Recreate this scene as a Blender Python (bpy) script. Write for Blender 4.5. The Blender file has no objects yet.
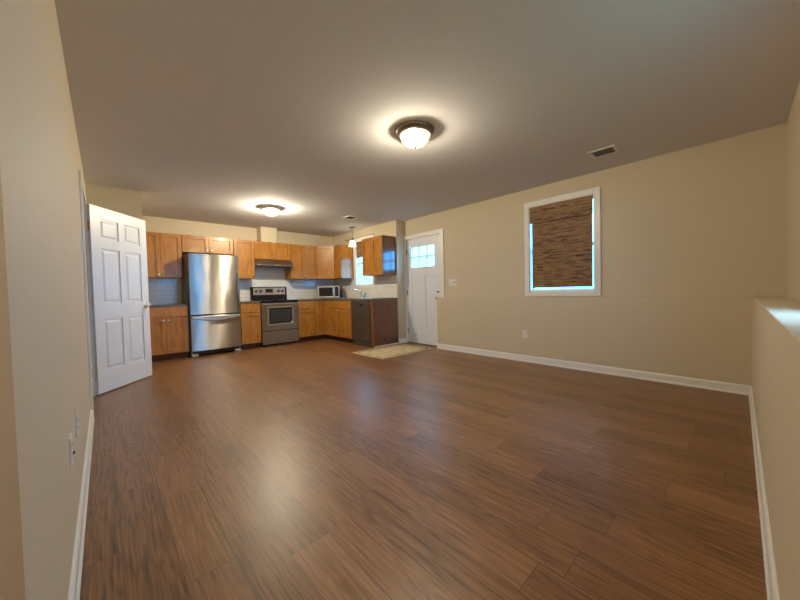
import bpy, bmesh, math, random
from mathutils import Vector, Matrix

random.seed(7)
S = bpy.context.scene
COL = S.collection

# ------------------------------------------------------------------ camera
YAW, PITCH, ROLL, FPX = 0.7515, -0.0279, -0.0237, 316.33
fw = Vector((math.sin(YAW) * math.cos(PITCH), math.cos(YAW) * math.cos(PITCH), math.sin(PITCH)))
rt0 = Vector((math.cos(YAW), -math.sin(YAW), 0))
up0 = rt0.cross(fw)
cr, sr = math.cos(ROLL), math.sin(ROLL)
rt = cr * rt0 + sr * up0
up = -sr * rt0 + cr * up0
cam = bpy.data.cameras.new('camera')
cam_o = bpy.data.objects.new('camera', cam)
COL.objects.link(cam_o)
cam.sensor_fit = 'HORIZONTAL'
cam.sensor_width = 36.0
cam.lens = FPX / 800 * 36.0
cam.clip_start = 0.01
M4 = Matrix((rt, up, -fw)).transposed().to_4x4()
M4.translation = Vector((0.15, 0.0, 1.0439))
cam_o.matrix_world = M4
S.camera = cam_o

# ------------------------------------------------------------------ world, exposure
SKY_STRENGTH = 2.0
HALL_FILL_W = 9.0
MAIN_W, KITCHEN_W, PENDANT_W = 23.0, 52.0, 1.0
MAIN_GLOW, KITCHEN_GLOW, PENDANT_GLOW = 0.26, 0.6, 0.6
WARM = (1.0, 0.915, 0.74)
S.view_settings.view_transform = 'Standard'
S.view_settings.look = 'None'
S.view_settings.gamma = 1.0
S.view_settings.use_curve_mapping = False
S.view_settings.exposure = 1.52
S.cycles.max_bounces = 12
S.cycles.diffuse_bounces = 8
S.cycles.transparent_max_bounces = 16
S.cycles.sample_clamp_indirect = 6.0
S.cycles.use_denoising = True

world = bpy.data.worlds.new('sky')
S.world = world
world.use_nodes = True
wn, wl = world.node_tree.nodes, world.node_tree.links
wn.clear()
w_out = wn.new('ShaderNodeOutputWorld')
w_bg = wn.new('ShaderNodeBackground')
w_tc = wn.new('ShaderNodeTexCoord')
w_sep = wn.new('ShaderNodeSeparateXYZ')
w_ramp = wn.new('ShaderNodeValToRGB')
# an overcast-like sky: pale cyan haze low down, three times brighter overhead
w_ramp.color_ramp.elements[0].position = 0.10
w_ramp.color_ramp.elements[0].color = (0.16, 1.5, 3.6, 1)
w_ramp.color_ramp.elements[1].position = 0.9
w_ramp.color_ramp.elements[1].color = (1.2, 1.7, 2.4, 1)
w_mid = w_ramp.color_ramp.elements.new(0.30)
w_mid.color = (0.5, 1.6, 3.0, 1)
wl.new(w_tc.outputs['Generated'], w_sep.inputs[0])
wl.new(w_sep.outputs['Z'], w_ramp.inputs[0])
wl.new(w_ramp.outputs[0], w_bg.inputs['Color'])
w_bg.inputs['Strength'].default_value = SKY_STRENGTH
wl.new(w_bg.outputs[0], w_out.inputs[0])


H90 = math.pi / 2


# ------------------------------------------------------------------ materials
def mat(name, color, rough=0.5, metal=0.0, spec=0.5, coat=0.0, emit=None, es=0.0, aniso=0.0):
    m = bpy.data.materials.new(name)
    m.use_nodes = True
    b = m.node_tree.nodes['Principled BSDF']
    b.inputs['Base Color'].default_value = (*color, 1)
    b.inputs['Roughness'].default_value = rough
    b.inputs['Metallic'].default_value = metal
    b.inputs['Specular IOR Level'].default_value = spec
    b.inputs['Coat Weight'].default_value = coat
    b.inputs['Coat Roughness'].default_value = 0.12
    b.inputs['Anisotropic'].default_value = aniso
    b.inputs['Anisotropic Rotation'].default_value = 0.25 if aniso else 0.0
    if emit:
        b.inputs['Emission Color'].default_value = (*emit, 1)
        b.inputs['Emission Strength'].default_value = es
    return m


def nodes_of(m):
    nt = m.node_tree
    return nt, nt.nodes, nt.links, nt.nodes['Principled BSDF']


def add_noise(m, scale, vec_scale=(1, 1, 1), c1=None, c2=None, lo=0.3, hi=0.7, bump=0.0, detail=4.0, dist=0.002, rough=None):
    nt, n, l, b = nodes_of(m)
    tc = n.new('ShaderNodeTexCoord')
    mp = n.new('ShaderNodeMapping')
    mp.inputs['Scale'].default_value = vec_scale
    l.new(tc.outputs['Object'], mp.inputs[0])
    nz = n.new('ShaderNodeTexNoise')
    nz.inputs['Scale'].default_value = scale
    nz.inputs['Detail'].default_value = detail
    l.new(mp.outputs[0], nz.inputs['Vector'])
    if c1:
        r = n.new('ShaderNodeValToRGB')
        r.color_ramp.elements[0].position = lo
        r.color_ramp.elements[1].position = hi
        r.color_ramp.elements[0].color = (*c1, 1)
        r.color_ramp.elements[1].color = (*c2, 1)
        l.new(nz.outputs['Fac'], r.inputs[0])
        l.new(r.outputs[0], b.inputs['Base Color'])
    if bump:
        bp_ = n.new('ShaderNodeBump')
        bp_.inputs['Strength'].default_value = bump
        bp_.inputs['Distance'].default_value = dist
        l.new(nz.outputs['Fac'], bp_.inputs['Height'])
        l.new(bp_.outputs[0], b.inputs['Normal'])
    if rough:
        mr = n.new('ShaderNodeMapRange')
        mr.inputs['To Min'].default_value, mr.inputs['To Max'].default_value = rough
        l.new(nz.outputs['Fac'], mr.inputs['Value'])
        l.new(mr.outputs[0], b.inputs['Roughness'])
    return m


M = {}
M['wall'] = add_noise(mat('wall_paint', (0.62, 0.545, 0.405), 0.62, spec=0.3), 180, c1=(0.61, 0.535, 0.395), c2=(0.63, 0.555, 0.415), bump=0.12, dist=0.001)
M['wall_warm_lit'] = add_noise(mat('warm_lit_wall_paint', (0.78, 0.57, 0.27), 0.62, spec=0.3), 180, c1=(0.77, 0.56, 0.26), c2=(0.79, 0.58, 0.28), bump=0.12, dist=0.001)  # warm light on the hall wall, put into its paint colour
M['ceiling'] = add_noise(mat('ceiling_paint', (0.66, 0.655, 0.68), 0.9, spec=0.1), 140, c1=(0.65, 0.645, 0.67), c2=(0.67, 0.665, 0.69), bump=0.1, dist=0.001)
M['trim'] = add_noise(mat('white_trim_paint', (0.80, 0.80, 0.78), 0.35), 30, c1=(0.79, 0.79, 0.77), c2=(0.81, 0.81, 0.79))
M['door'] = add_noise(mat('daylight_tinted_door_paint', (0.74, 0.79, 0.87), 0.38), 30, c1=(0.73, 0.78, 0.86), c2=(0.75, 0.80, 0.88))  # white paint with the blue of the daylight mixed into its colour
M['plastic'] = add_noise(mat('white_plastic', (0.78, 0.77, 0.73), 0.35), 40, c1=(0.77, 0.76, 0.72), c2=(0.79, 0.78, 0.74))
M['slot'] = add_noise(mat('dark_slot', (0.03, 0.03, 0.03), 0.5), 40, c1=(0.025, 0.025, 0.025), c2=(0.035, 0.035, 0.035))


def wood(name, base, dark, light, rough=0.36, scale=(14, 14, 1.6), coat=0.08):
    m = mat(name, base, rough, coat=coat)
    nt, n, l, b = nodes_of(m)
    tc = n.new('ShaderNodeTexCoord')
    mp = n.new('ShaderNodeMapping')
    mp.inputs['Scale'].default_value = scale
    l.new(tc.outputs['Object'], mp.inputs[0])
    a = n.new('ShaderNodeTexNoise'); a.inputs['Scale'].default_value = 1.6; a.inputs['Detail'].default_value = 6; a.inputs['Distortion'].default_value = 0.6
    c = n.new('ShaderNodeTexNoise'); c.inputs['Scale'].default_value = 9.0; c.inputs['Detail'].default_value = 3
    l.new(mp.outputs[0], a.inputs['Vector']); l.new(mp.outputs[0], c.inputs['Vector'])
    mx = n.new('ShaderNodeMath'); mx.operation = 'MULTIPLY_ADD'; mx.inputs[1].default_value = 0.35
    l.new(c.outputs['Fac'], mx.inputs[0]); l.new(a.outputs['Fac'], mx.inputs[2])
    r = n.new('ShaderNodeValToRGB')
    r.color_ramp.elements[0].position = 0.45; r.color_ramp.elements[0].color = (*dark, 1)
    r.color_ramp.elements[1].position = 0.95; r.color_ramp.elements[1].color = (*light, 1)
    e = r.color_ramp.elements.new(0.68); e.color = (*base, 1)
    l.new(mx.outputs[0], r.inputs[0]); l.new(r.outputs[0], b.inputs['Base Color'])
    return m


M['maple'] = wood('honey_maple', (0.42, 0.18, 0.030), (0.32, 0.125, 0.020), (0.52, 0.24, 0.046), scale=(9, 9, 2.4))
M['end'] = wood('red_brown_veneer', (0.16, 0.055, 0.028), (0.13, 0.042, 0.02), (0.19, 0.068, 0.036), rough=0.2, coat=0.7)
M['stile'] = wood('red_maple_stile', (0.26, 0.095, 0.035), (0.22, 0.08, 0.03), (0.30, 0.11, 0.042))
M['kick'] = wood('dark_toe_kick', (0.095, 0.028, 0.012), (0.08, 0.022, 0.009), (0.11, 0.034, 0.015), rough=0.6, coat=0)
M['counter'] = add_noise(mat('speckled_counter', (0.2, 0.18, 0.16), 0.28), 160, c1=(0.05, 0.04, 0.032), c2=(0.19, 0.16, 0.13), lo=0.35, hi=0.65)


def steel(name, col, rough, bump=0.35, scale=3.0, aniso=0.0):
    m = mat(name, col, rough, metal=1.0, aniso=aniso)
    nt, n, l, b = nodes_of(m)
    if aniso:
        tg = n.new('ShaderNodeTangent'); tg.direction_type = 'RADIAL'; tg.axis = 'Z'
        l.new(tg.outputs[0], b.inputs['Tangent'])
    tc = n.new('ShaderNodeTexCoord')
    nz = n.new('ShaderNodeTexNoise'); nz.inputs['Scale'].default_value = scale; nz.inputs['Detail'].default_value = 1.0
    wm = n.new('ShaderNodeMapping'); wm.inputs['Scale'].default_value = (4.0, 4.0, 2.5) if aniso else (1, 1, 1)
    l.new(tc.outputs['Object'], wm.inputs[0]); l.new(wm.outputs[0], nz.inputs['Vector'])
    mp = n.new('ShaderNodeMapping'); mp.inputs['Scale'].default_value = (3, 3, 600)
    l.new(tc.outputs['Object'], mp.inputs[0])
    br = n.new('ShaderNodeTexNoise'); br.inputs['Scale'].default_value = 1.0; br.inputs['Detail'].default_value = 2.0
    l.new(mp.outputs[0], br.inputs['Vector'])
    mr = n.new('ShaderNodeMapRange'); mr.inputs['To Min'].default_value = rough - 0.05; mr.inputs['To Max'].default_value = rough + 0.07
    l.new(br.outputs['Fac'], mr.inputs['Value']); l.new(mr.outputs[0], b.inputs['Roughness'])
    if bump:
        bm_ = n.new('ShaderNodeBump'); bm_.inputs['Strength'].default_value = bump; bm_.inputs['Distance'].default_value = 0.02
        l.new(nz.outputs['Fac'], bm_.inputs['Height']); l.new(bm_.outputs[0], b.inputs['Normal'])
    return m


M['steel'] = steel('brushed_stainless', (0.46, 0.44, 0.41), 0.30, 0.32, 1.0, 1.0)
M['steel_dark'] = steel('dark_stainless', (0.33, 0.32, 0.31), 0.32, 0.15)
M['chrome'] = steel('satin_nickel', (0.78, 0.77, 0.75), 0.24, 0.0)
M['bronze'] = steel('brushed_nickel_fixture', (0.23, 0.20, 0.165), 0.35, 0.0)
M['brass'] = steel('brass_hinge', (0.60, 0.46, 0.25), 0.3, 0.0)
M['black'] = add_noise(mat('black_enamel', (0.012, 0.012, 0.013), 0.12), 20, c1=(0.010, 0.010, 0.011), c2=(0.014, 0.014, 0.015))
M['blackglass'] = add_noise(mat('oven_glass', (0.02, 0.02, 0.021), 0.06, coat=0.3), 20, c1=(0.018, 0.018, 0.019), c2=(0.022, 0.022, 0.023))
M['greyplastic'] = add_noise(mat('grey_case', (0.11, 0.11, 0.11), 0.45), 60, c1=(0.10, 0.10, 0.10), c2=(0.12, 0.12, 0.12))
M['ovenmesh'] = add_noise(mat('oven_window_mesh', (0.03, 0.03, 0.03), 0.35), 60, c1=(0.026, 0.026, 0.025), c2=(0.034, 0.034, 0.033))
M['paleplastic'] = add_noise(mat('pale_grey_foot', (0.45, 0.44, 0.42), 0.4), 60, c1=(0.44, 0.43, 0.41), c2=(0.46, 0.45, 0.43))
M['white_metal'] = add_noise(mat('white_enamel', (0.70, 0.68, 0.64), 0.4), 60, c1=(0.69, 0.67, 0.63), c2=(0.71, 0.69, 0.65))


def glass_mat():
    m = bpy.data.materials.new('window_glass')
    m.use_nodes = True
    n, l = m.node_tree.nodes, m.node_tree.links
    n.clear()
    o = n.new('ShaderNodeOutputMaterial'); mx = n.new('ShaderNodeMixShader')
    t = n.new('ShaderNodeBsdfTransparent'); g = n.new('ShaderNodeBsdfGlossy'); lw = n.new('ShaderNodeMath')
    fc = n.new('ShaderNodeLayerWeight'); fc.inputs['Blend'].default_value = 0.5
    lw.operation = 'MULTIPLY_ADD'; lw.inputs[1].default_value = 0.7; lw.inputs[2].default_value = 0.03
    p5 = n.new('ShaderNodeMath'); p5.operation = 'POWER'; p5.inputs[1].default_value = 5.0
    l.new(fc.outputs['Facing'], p5.inputs[0]); l.new(p5.outputs[0], lw.inputs[0])
    g.inputs['Roughness'].default_value = 0.02
    t.inputs['Color'].default_value = (0.93, 0.97, 0.97, 1)
    l.new(lw.outputs[0], mx.inputs[0]); l.new(t.outputs[0], mx.inputs[1]); l.new(g.outputs[0], mx.inputs[2])
    l.new(mx.outputs[0], o.inputs[0])
    return m


M['glass'] = glass_mat()


def frosted(name, glow, color):
    m = bpy.data.materials.new(name)
    m.use_nodes = True
    n, l = m.node_tree.nodes, m.node_tree.links
    n.clear()
    o = n.new('ShaderNodeOutputMaterial')
    t = n.new('ShaderNodeBsdfTransparent'); t.inputs['Color'].default_value = (1, 0.95, 0.85, 1)
    tr = n.new('ShaderNodeBsdfTranslucent'); tr.inputs['Color'].default_value = (0.07, 0.052, 0.026, 1)
    gl = n.new('ShaderNodeBsdfGlossy'); gl.inputs['Roughness'].default_value = 0.25
    e = n.new('ShaderNodeEmission'); e.inputs['Color'].default_value = (*color, 1); e.inputs['Strength'].default_value = glow
    tc = n.new('ShaderNodeTexCoord')
    nz = n.new('ShaderNodeTexNoise'); nz.inputs['Scale'].default_value = 14; nz.inputs['Detail'].default_value = 3
    l.new(tc.outputs['Object'], nz.inputs['Vector'])
    mr = n.new('ShaderNodeMapRange'); mr.inputs['To Min'].default_value = glow * 0.75; mr.inputs['To Max'].default_value = glow * 1.2
    l.new(nz.outputs['Fac'], mr.inputs['Value']); l.new(mr.outputs[0], e.inputs['Strength'])
    m1 = n.new('ShaderNodeMixShader'); m1.inputs[0].default_value = 0.20
    m2 = n.new('ShaderNodeMixShader'); m2.inputs[0].default_value = 0.06
    ad = n.new('ShaderNodeAddShader')
    l.new(t.outputs[0], m1.inputs[1]); l.new(tr.outputs[0], m1.inputs[2])
    l.new(m1.outputs[0], m2.inputs[1]); l.new(gl.outputs[0], m2.inputs[2])
    l.new(m2.outputs[0], ad.inputs[0]); l.new(e.outputs[0], ad.inputs[1])
    l.new(ad.outputs[0], o.inputs[0])
    return m


M['dome'] = frosted('alabaster_glass', MAIN_GLOW, (1.0, 0.78, 0.42))
M['dome_k'] = frosted('white_glass', KITCHEN_GLOW, (1.0, 0.90, 0.66))
M['shade'] = frosted('pendant_glass', PENDANT_GLOW, (1.0, 0.85, 0.55))


def floor_mat():
    m = mat('plank_floor', (0.2, 0.1, 0.05), 0.36, spec=0.5, coat=0.45)
    m.node_tree.nodes['Principled BSDF'].inputs['Coat Roughness'].default_value = 0.35
    nt, n, l, b = nodes_of(m)
    tc = n.new('ShaderNodeTexCoord')
    # planks run along y; every row starts at its own random point
    sx = n.new('ShaderNodeSeparateXYZ'); l.new(tc.outputs['Object'], sx.inputs[0])
    dv = n.new('ShaderNodeMath'); dv.operation = 'DIVIDE'; dv.inputs[1].default_value = 0.165
    fl = n.new('ShaderNodeMath'); fl.operation = 'FLOOR'
    wh = n.new('ShaderNodeTexWhiteNoise'); wh.noise_dimensions = '1D'
    ad = n.new('ShaderNodeMath'); ad.operation = 'MULTIPLY_ADD'; ad.inputs[1].default_value = 1.22
    mp = n.new('ShaderNodeCombineXYZ')
    l.new(sx.outputs['X'], dv.inputs[0]); l.new(dv.outputs[0], fl.inputs[0]); l.new(fl.outputs[0], wh.inputs['W'])
    l.new(wh.outputs['Value'], ad.inputs[0]); l.new(sx.outputs['Y'], ad.inputs[2])
    l.new(ad.outputs[0], mp.inputs[0]); l.new(sx.outputs['X'], mp.inputs[1])
    br = n.new('ShaderNodeTexBrick')
    br.offset, br.offset_frequency = 0.0, 2
    br.inputs['Scale'].default_value = 1.0
    br.inputs['Brick Width'].default_value = 1.22
    br.inputs['Row Height'].default_value = 0.165
    br.inputs['Mortar Size'].default_value = 0.0011
    br.inputs['Mortar Smooth'].default_value = 0.2
    br.inputs['Color1'].default_value = (0, 0, 0, 1)
    br.inputs['Color2'].default_value = (1, 1, 1, 1)
    br.inputs['Mortar'].default_value = (0.5, 0.5, 0.5, 1)
    l.new(mp.outputs[0], br.inputs['Vector'])
    # shift the grain from plank to plank
    sh = n.new('ShaderNodeVectorMath'); sh.operation = 'MULTIPLY_ADD'
    sh.inputs[1].default_value = (17.3, 31.7, 5.1)
    l.new(br.outputs['Color'], sh.inputs[0]); l.new(tc.outputs['Object'], sh.inputs[2])
    g1m = n.new('ShaderNodeMapping'); g1m.inputs['Scale'].default_value = (70, 2.2, 1)
    g2m = n.new('ShaderNodeMapping'); g2m.inputs['Scale'].default_value = (9, 1.1, 1)
    l.new(sh.outputs[0], g1m.inputs[0]); l.new(sh.outputs[0], g2m.inputs[0])
    g1 = n.new('ShaderNodeTexNoise'); g1.inputs['Scale'].default_value = 1.6; g1.inputs['Detail'].default_value = 7; g1.inputs['Distortion'].default_value = 0.15
    l.new(g1m.outputs[0], g1.inputs['Vector'])
    wv = n.new('ShaderNodeTexNoise'); wv.inputs['Scale'].default_value = 1.0; wv.inputs['Detail'].default_value = 2
    l.new(g2m.outputs[0], wv.inputs['Vector'])
    mul = n.new('ShaderNodeMath'); mul.operation = 'MULTIPLY'; mul.inputs[1].default_value = 13.0
    l.new(wv.outputs['Fac'], mul.inputs[0])
    fr = n.new('ShaderNodeMath'); fr.operation = 'PINGPONG'; fr.inputs[1].default_value = 0.5
    l.new(mul.outputs[0], fr.inputs[0])
    c1 = n.new('ShaderNodeMath'); c1.operation = 'MULTIPLY_ADD'; c1.inputs[1].default_value = 0.30
    l.new(fr.outputs[0], c1.inputs[0]); l.new(g1.outputs['Fac'], c1.inputs[2])
    c2 = n.new('ShaderNodeMath'); c2.operation = 'MULTIPLY_ADD'; c2.inputs[1].default_value = 0.22
    sp = n.new('ShaderNodeSeparateColor')
    l.new(br.outputs['Color'], sp.inputs[0])
    l.new(sp.outputs[0], c2.inputs[0]); l.new(c1.outputs[0], c2.inputs[2])
    r = n.new('ShaderNodeValToRGB')
    r.color_ramp.elements[0].position = 0.36; r.color_ramp.elements[0].color = (0.055, 0.022, 0.008, 1)
    r.color_ramp.elements[1].position = 1.0; r.color_ramp.elements[1].color = (0.36, 0.175, 0.074, 1)
    e = r.color_ramp.elements.new(0.64); e.color = (0.215, 0.094, 0.030, 1)
    l.new(c2.outputs[0], r.inputs[0])
    mm = n.new('ShaderNodeMix'); mm.data_type = 'RGBA'
    l.new(br.outputs['Fac'], mm.inputs['Factor']); l.new(r.outputs[0], mm.inputs['A'])
    mm.inputs['B'].default_value = (0.035, 0.014, 0.007, 1)
    l.new(mm.outputs['Result'], b.inputs['Base Color'])
    rr = n.new('ShaderNodeMapRange'); rr.inputs['To Min'].default_value = 0.36; rr.inputs['To Max'].default_value = 0.50
    l.new(g1.outputs['Fac'], rr.inputs['Value']); l.new(rr.outputs[0], b.inputs['Roughness'])
    sb = n.new('ShaderNodeMath'); sb.operation = 'SUBTRACT'
    l.new(g1.outputs['Fac'], sb.inputs[0]); l.new(br.outputs['Fac'], sb.inputs[1])
    bu = n.new('ShaderNodeBump'); bu.inputs['Strength'].default_value = 0.16; bu.inputs['Distance'].default_value = 0.0015
    l.new(sb.outputs[0], bu.inputs['Height']); l.new(bu.outputs[0], b.inputs['Normal'])
    return m


M['floor'] = floor_mat()


def tile_mat(name, axis):
    m = mat(name, (0.72, 0.72, 0.68), 0.2, spec=0.5)
    nt, n, l, b = nodes_of(m)
    tc = n.new('ShaderNodeTexCoord')
    sp = n.new('ShaderNodeSeparateXYZ'); cb = n.new('ShaderNodeCombineXYZ')
    l.new(tc.outputs['Object'], sp.inputs[0])
    l.new(sp.outputs[axis], cb.inputs[0]); l.new(sp.outputs['Z'], cb.inputs[1])
    br = n.new('ShaderNodeTexBrick')
    br.inputs['Scale'].default_value = 1.0
    br.inputs['Brick Width'].default_value = 0.152
    br.inputs['Row Height'].default_value = 0.0762
    br.inputs['Mortar Size'].default_value = 0.002
    br.inputs['Color1'].default_value = (0.80, 0.80, 0.76, 1)
    br.inputs['Color2'].default_value = (0.84, 0.84, 0.80, 1)
    br.inputs['Mortar'].default_value = (0.55, 0.55, 0.50, 1)
    l.new(cb.outputs[0], br.inputs['Vector'])
    l.new(br.outputs['Color'], b.inputs['Base Color'])
    bu = n.new('ShaderNodeBump'); bu.invert = True; bu.inputs['Strength'].default_value = 0.5; bu.inputs['Distance'].default_value = 0.002
    l.new(br.outputs['Fac'], bu.inputs['Height']); l.new(bu.outputs[0], b.inputs['Normal'])
    return m


M['tile_x'] = tile_mat('subway_tile_far', 'X')
M['tile_y'] = tile_mat('subway_tile_right', 'Y')


def bamboo_mat():
    m = mat('woven_bamboo', (0.2, 0.1, 0.05), 0.55)
    nt, n, l, b = nodes_of(m)
    tc = n.new('ShaderNodeTexCoord')
    sp = n.new('ShaderNodeSeparateXYZ'); cb = n.new('ShaderNodeCombineXYZ')
    l.new(tc.outputs['Object'], sp.inputs[0])
    l.new(sp.outputs['Y'], cb.inputs[0]); l.new(sp.outputs['Z'], cb.inputs[1])
    fac = None
    for bw, rh, wt in ((0.085, 0.0125, 0.6), (0.31, 0.0062, 0.4)):
        nz = n.new('ShaderNodeTexBrick'); nz.offset = 0.37; nz.offset_frequency = 3
        nz.inputs['Scale'].default_value = 1.0; nz.inputs['Mortar Size'].default_value = 0.0
        nz.inputs['Brick Width'].default_value = bw; nz.inputs['Row Height'].default_value = rh
        nz.inputs['Color1'].default_value = (0, 0, 0, 1); nz.inputs['Color2'].default_value = (1, 1, 1, 1)
        l.new(cb.outputs[0], nz.inputs['Vector'])
        mu = n.new('ShaderNodeMath'); mu.operation = 'MULTIPLY_ADD'; mu.inputs[1].default_value = wt
        mu.inputs[2].default_value = 0.0
        l.new(nz.outputs['Color'], mu.inputs[0])
        if fac: l.new(fac, mu.inputs[2])
        fac = mu.outputs[0]
    r = n.new('ShaderNodeValToRGB')
    r.color_ramp.elements[0].position = 0.14; r.color_ramp.elements[0].color = (0.02, 0.009, 0.005, 1)
    r.color_ramp.elements[1].position = 0.9; r.color_ramp.elements[1].color = (0.42, 0.24, 0.11, 1)
    e = r.color_ramp.elements.new(0.26); e.color = (0.21, 0.105, 0.044, 1)
    l.new(fac, r.inputs[0]); l.new(r.outputs[0], b.inputs['Base Color'])
    return m


M['bamboo'] = bamboo_mat()
M['thread'] = add_noise(mat('blind_thread', (0.10, 0.055, 0.03), 0.8), 80, c1=(0.09, 0.05, 0.026), c2=(0.11, 0.06, 0.034))


def rug_mat():
    m = mat('woven_rug', (0.5, 0.43, 0.28), 0.95, spec=0.1)
    nt, n, l, b = nodes_of(m)
    tc = n.new('ShaderNodeTexCoord')
    sp = n.new('ShaderNodeSeparateXYZ')
    l.new(tc.outputs['Generated'], sp.inputs[0])

    def edge(out, k):
        s = n.new('ShaderNodeMath'); s.operation = 'SUBTRACT'; s.inputs[1].default_value = 0.5; l.new(out, s.inputs[0])
        a = n.new('ShaderNodeMath'); a.operation = 'ABSOLUTE'; l.new(s.outputs[0], a.inputs[0])
        c = n.new('ShaderNodeMath'); c.operation = 'MULTIPLY_ADD'; c.inputs[1].default_value = -k; c.inputs[2].default_value = 0.5 * k
        l.new(a.outputs[0], c.inputs[0]); return c.outputs[0]
    mn = n.new('ShaderNodeMath'); mn.operation = 'MINIMUM'
    l.new(edge(sp.outputs['X'], 1.15), mn.inputs[0]); l.new(edge(sp.outputs['Y'], 0.80), mn.inputs[1])
    r = n.new('ShaderNodeValToRGB'); r.color_ramp.interpolation = 'CONSTANT'
    cs = [(0.0, (0.66, 0.53, 0.31)), (0.055, (0.22, 0.155, 0.08)), (0.085, (0.70, 0.57, 0.36)), (0.15, (0.50, 0.40, 0.24)), (0.17, (0.68, 0.56, 0.36))]
    r.color_ramp.elements[0].color = (*cs[0][1], 1); r.color_ramp.elements[0].position = 0
    r.color_ramp.elements[1].color = (*cs[1][1], 1); r.color_ramp.elements[1].position = cs[1][0]
    for p_, c_ in cs[2:]:
        e = r.color_ramp.elements.new(p_); e.color = (*c_, 1)
    l.new(mn.outputs[0], r.inputs[0])
    vo = n.new('ShaderNodeTexNoise'); vo.inputs['Scale'].default_value = 9; vo.inputs['Detail'].default_value = 3
    l.new(tc.outputs['Object'], vo.inputs['Vector'])
    r2 = n.new('ShaderNodeValToRGB')
    r2.color_ramp.elements[0].position = 0.42; r2.color_ramp.elements[0].color = (0.75, 0.78, 0.80, 1)
    r2.color_ramp.elements[1].position = 0.55; r2.color_ramp.elements[1].color = (1, 1, 1, 1)
    l.new(vo.outputs['Fac'], r2.inputs[0])
    mm = n.new('ShaderNodeMix'); mm.data_type = 'RGBA'; mm.blend_type = 'MULTIPLY'; mm.inputs['Factor'].default_value = 1.0
    l.new(r.outputs[0], mm.inputs['A']); l.new(r2.outputs[0], mm.inputs['B']); l.new(mm.outputs['Result'], b.inputs['Base Color'])
    return m


M['rug'] = rug_mat()
M['ground'] = add_noise(mat('outdoor_lawn', (0.10, 0.16, 0.06), 0.9), 6, c1=(0.08, 0.13, 0.05), c2=(0.14, 0.20, 0.08))


# ------------------------------------------------------------------ mesh helpers
class MB:
    """Collects shapes into one mesh object."""

    def __init__(self):
        self.bm = bmesh.new()

    def box(self, x0, x1, y0, y1, z0, z1):
        v = [self.bm.verts.new((x, y, z)) for z in (z0, z1) for y in (y0, y1) for x in (x0, x1)]
        for f in ((0, 2, 3, 1), (4, 5, 7, 6), (0, 1, 5, 4), (2, 6, 7, 3), (0, 4, 6, 2), (1, 3, 7, 5)):
            self.bm.faces.new([v[i] for i in f])
        return self

    def prism(self, pts, axis, a0, a1):
        """pts: outline in the plane across `axis` ('x': (y,z), 'y': (x,z), 'z': (x,y))."""
        def P(p, a):
            return {'x': (a, p[0], p[1]), 'y': (p[0], a, p[1]), 'z': (p[0], p[1], a)}[axis]
        A = [self.bm.verts.new(P(p, a0)) for p in pts]
        B = [self.bm.verts.new(P(p, a1)) for p in pts]
        n = len(pts)
        self.bm.faces.new(A); self.bm.faces.new(B[::-1])
        for i in range(n):
            self.bm.faces.new((A[i], B[i], B[(i + 1) % n], A[(i + 1) % n]))
        return self

    def lathe(self, prof, c, axis='z', seg=32):
        """prof: (radius, height) rows turned about the axis through c."""
        rows = []
        for r, h in prof:
            row = []
            for k in range(seg):
                a = 2 * math.pi * k / seg
                u, v = r * math.cos(a), r * math.sin(a)
                p = {'z': (u, v, h), 'x': (h, u, v), 'y': (u, h, v)}[axis]
                row.append(self.bm.verts.new((c[0] + p[0], c[1] + p[1], c[2] + p[2])))
            rows.append(row)
        for a, b in zip(rows, rows[1:]):
            for k in range(seg):
                self.bm.faces.new((a[k], a[(k + 1) % seg], b[(k + 1) % seg], b[k]))
        if prof[0][0] > 1e-5:
            self.bm.faces.new(rows[0][::-1])
        if prof[-1][0] > 1e-5:
            self.bm.faces.new(rows[-1])
        return self

    def cyl(self, c, r, h0, h1, axis='z', seg=20):
        return self.lathe([(r, h0), (r, h1)], c, axis, seg)

    def tube(self, pts, r, seg=10):
        pts = [Vector(p) for p in pts]
        rows = []
        rr = r if isinstance(r, (list, tuple)) else [r] * len(pts)
        for i, p in enumerate(pts):
            d = (pts[min(i + 1, len(pts) - 1)] - pts[max(i - 1, 0)]).normalized()
            q = Vector((0, 0, 1)) if abs(d.z) < 0.9 else Vector((1, 0, 0))
            u = d.cross(q).normalized(); v = d.cross(u)
            rows.append([self.bm.verts.new(p + rr[i] * (u * math.cos(2 * math.pi * k / seg) + v * math.sin(2 * math.pi * k / seg))) for k in range(seg)])
        for a, b in zip(rows, rows[1:]):
            for k in range(seg):
                self.bm.faces.new((a[k], a[(k + 1) % seg], b[(k + 1) % seg], b[k]))
        self.bm.faces.new(rows[0][::-1]); self.bm.faces.new(rows[-1])
        return self

    def build(self, name, m, parent=None, bevel=0.0, smooth=False, seg=2):
        bmesh.ops.remove_doubles(self.bm, verts=self.bm.verts, dist=1e-6)
        bmesh.ops.recalc_face_normals(self.bm, faces=self.bm.faces)
        me = bpy.data.meshes.new(name)
        self.bm.to_mesh(me); self.bm.free()
        o = bpy.data.objects.new(name, me)
        COL.objects.link(o)
        me.materials.append(m)
        if parent:
            o.parent = parent
        if bevel:
            b = o.modifiers.new('bevel', 'BEVEL')
            b.width, b.segments, b.limit_method, b.angle_limit = bevel, seg, 'ANGLE', math.radians(40)
        if smooth:
            for p in me.polygons:
                p.use_smooth = True
            try:
                me.set_sharp_from_angle(angle=math.radians(38))
            except Exception:
                pass
        return o


def tag(o, label, cat, group=None, kind=None):
    o['label'], o['category'] = label, cat
    if group: o['group'] = group
    if kind: o['kind'] = kind
    return o


def thing(name, label, cat, loc=(0, 0, 0), rz=0.0, group=None, kind=None):
    o = bpy.data.objects.new(name, None)
    COL.objects.link(o)
    o.location = loc
    o.rotation_euler = (0, 0, rz)
    o.empty_display_size = 0.1
    return tag(o, label, cat, group, kind)


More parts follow.
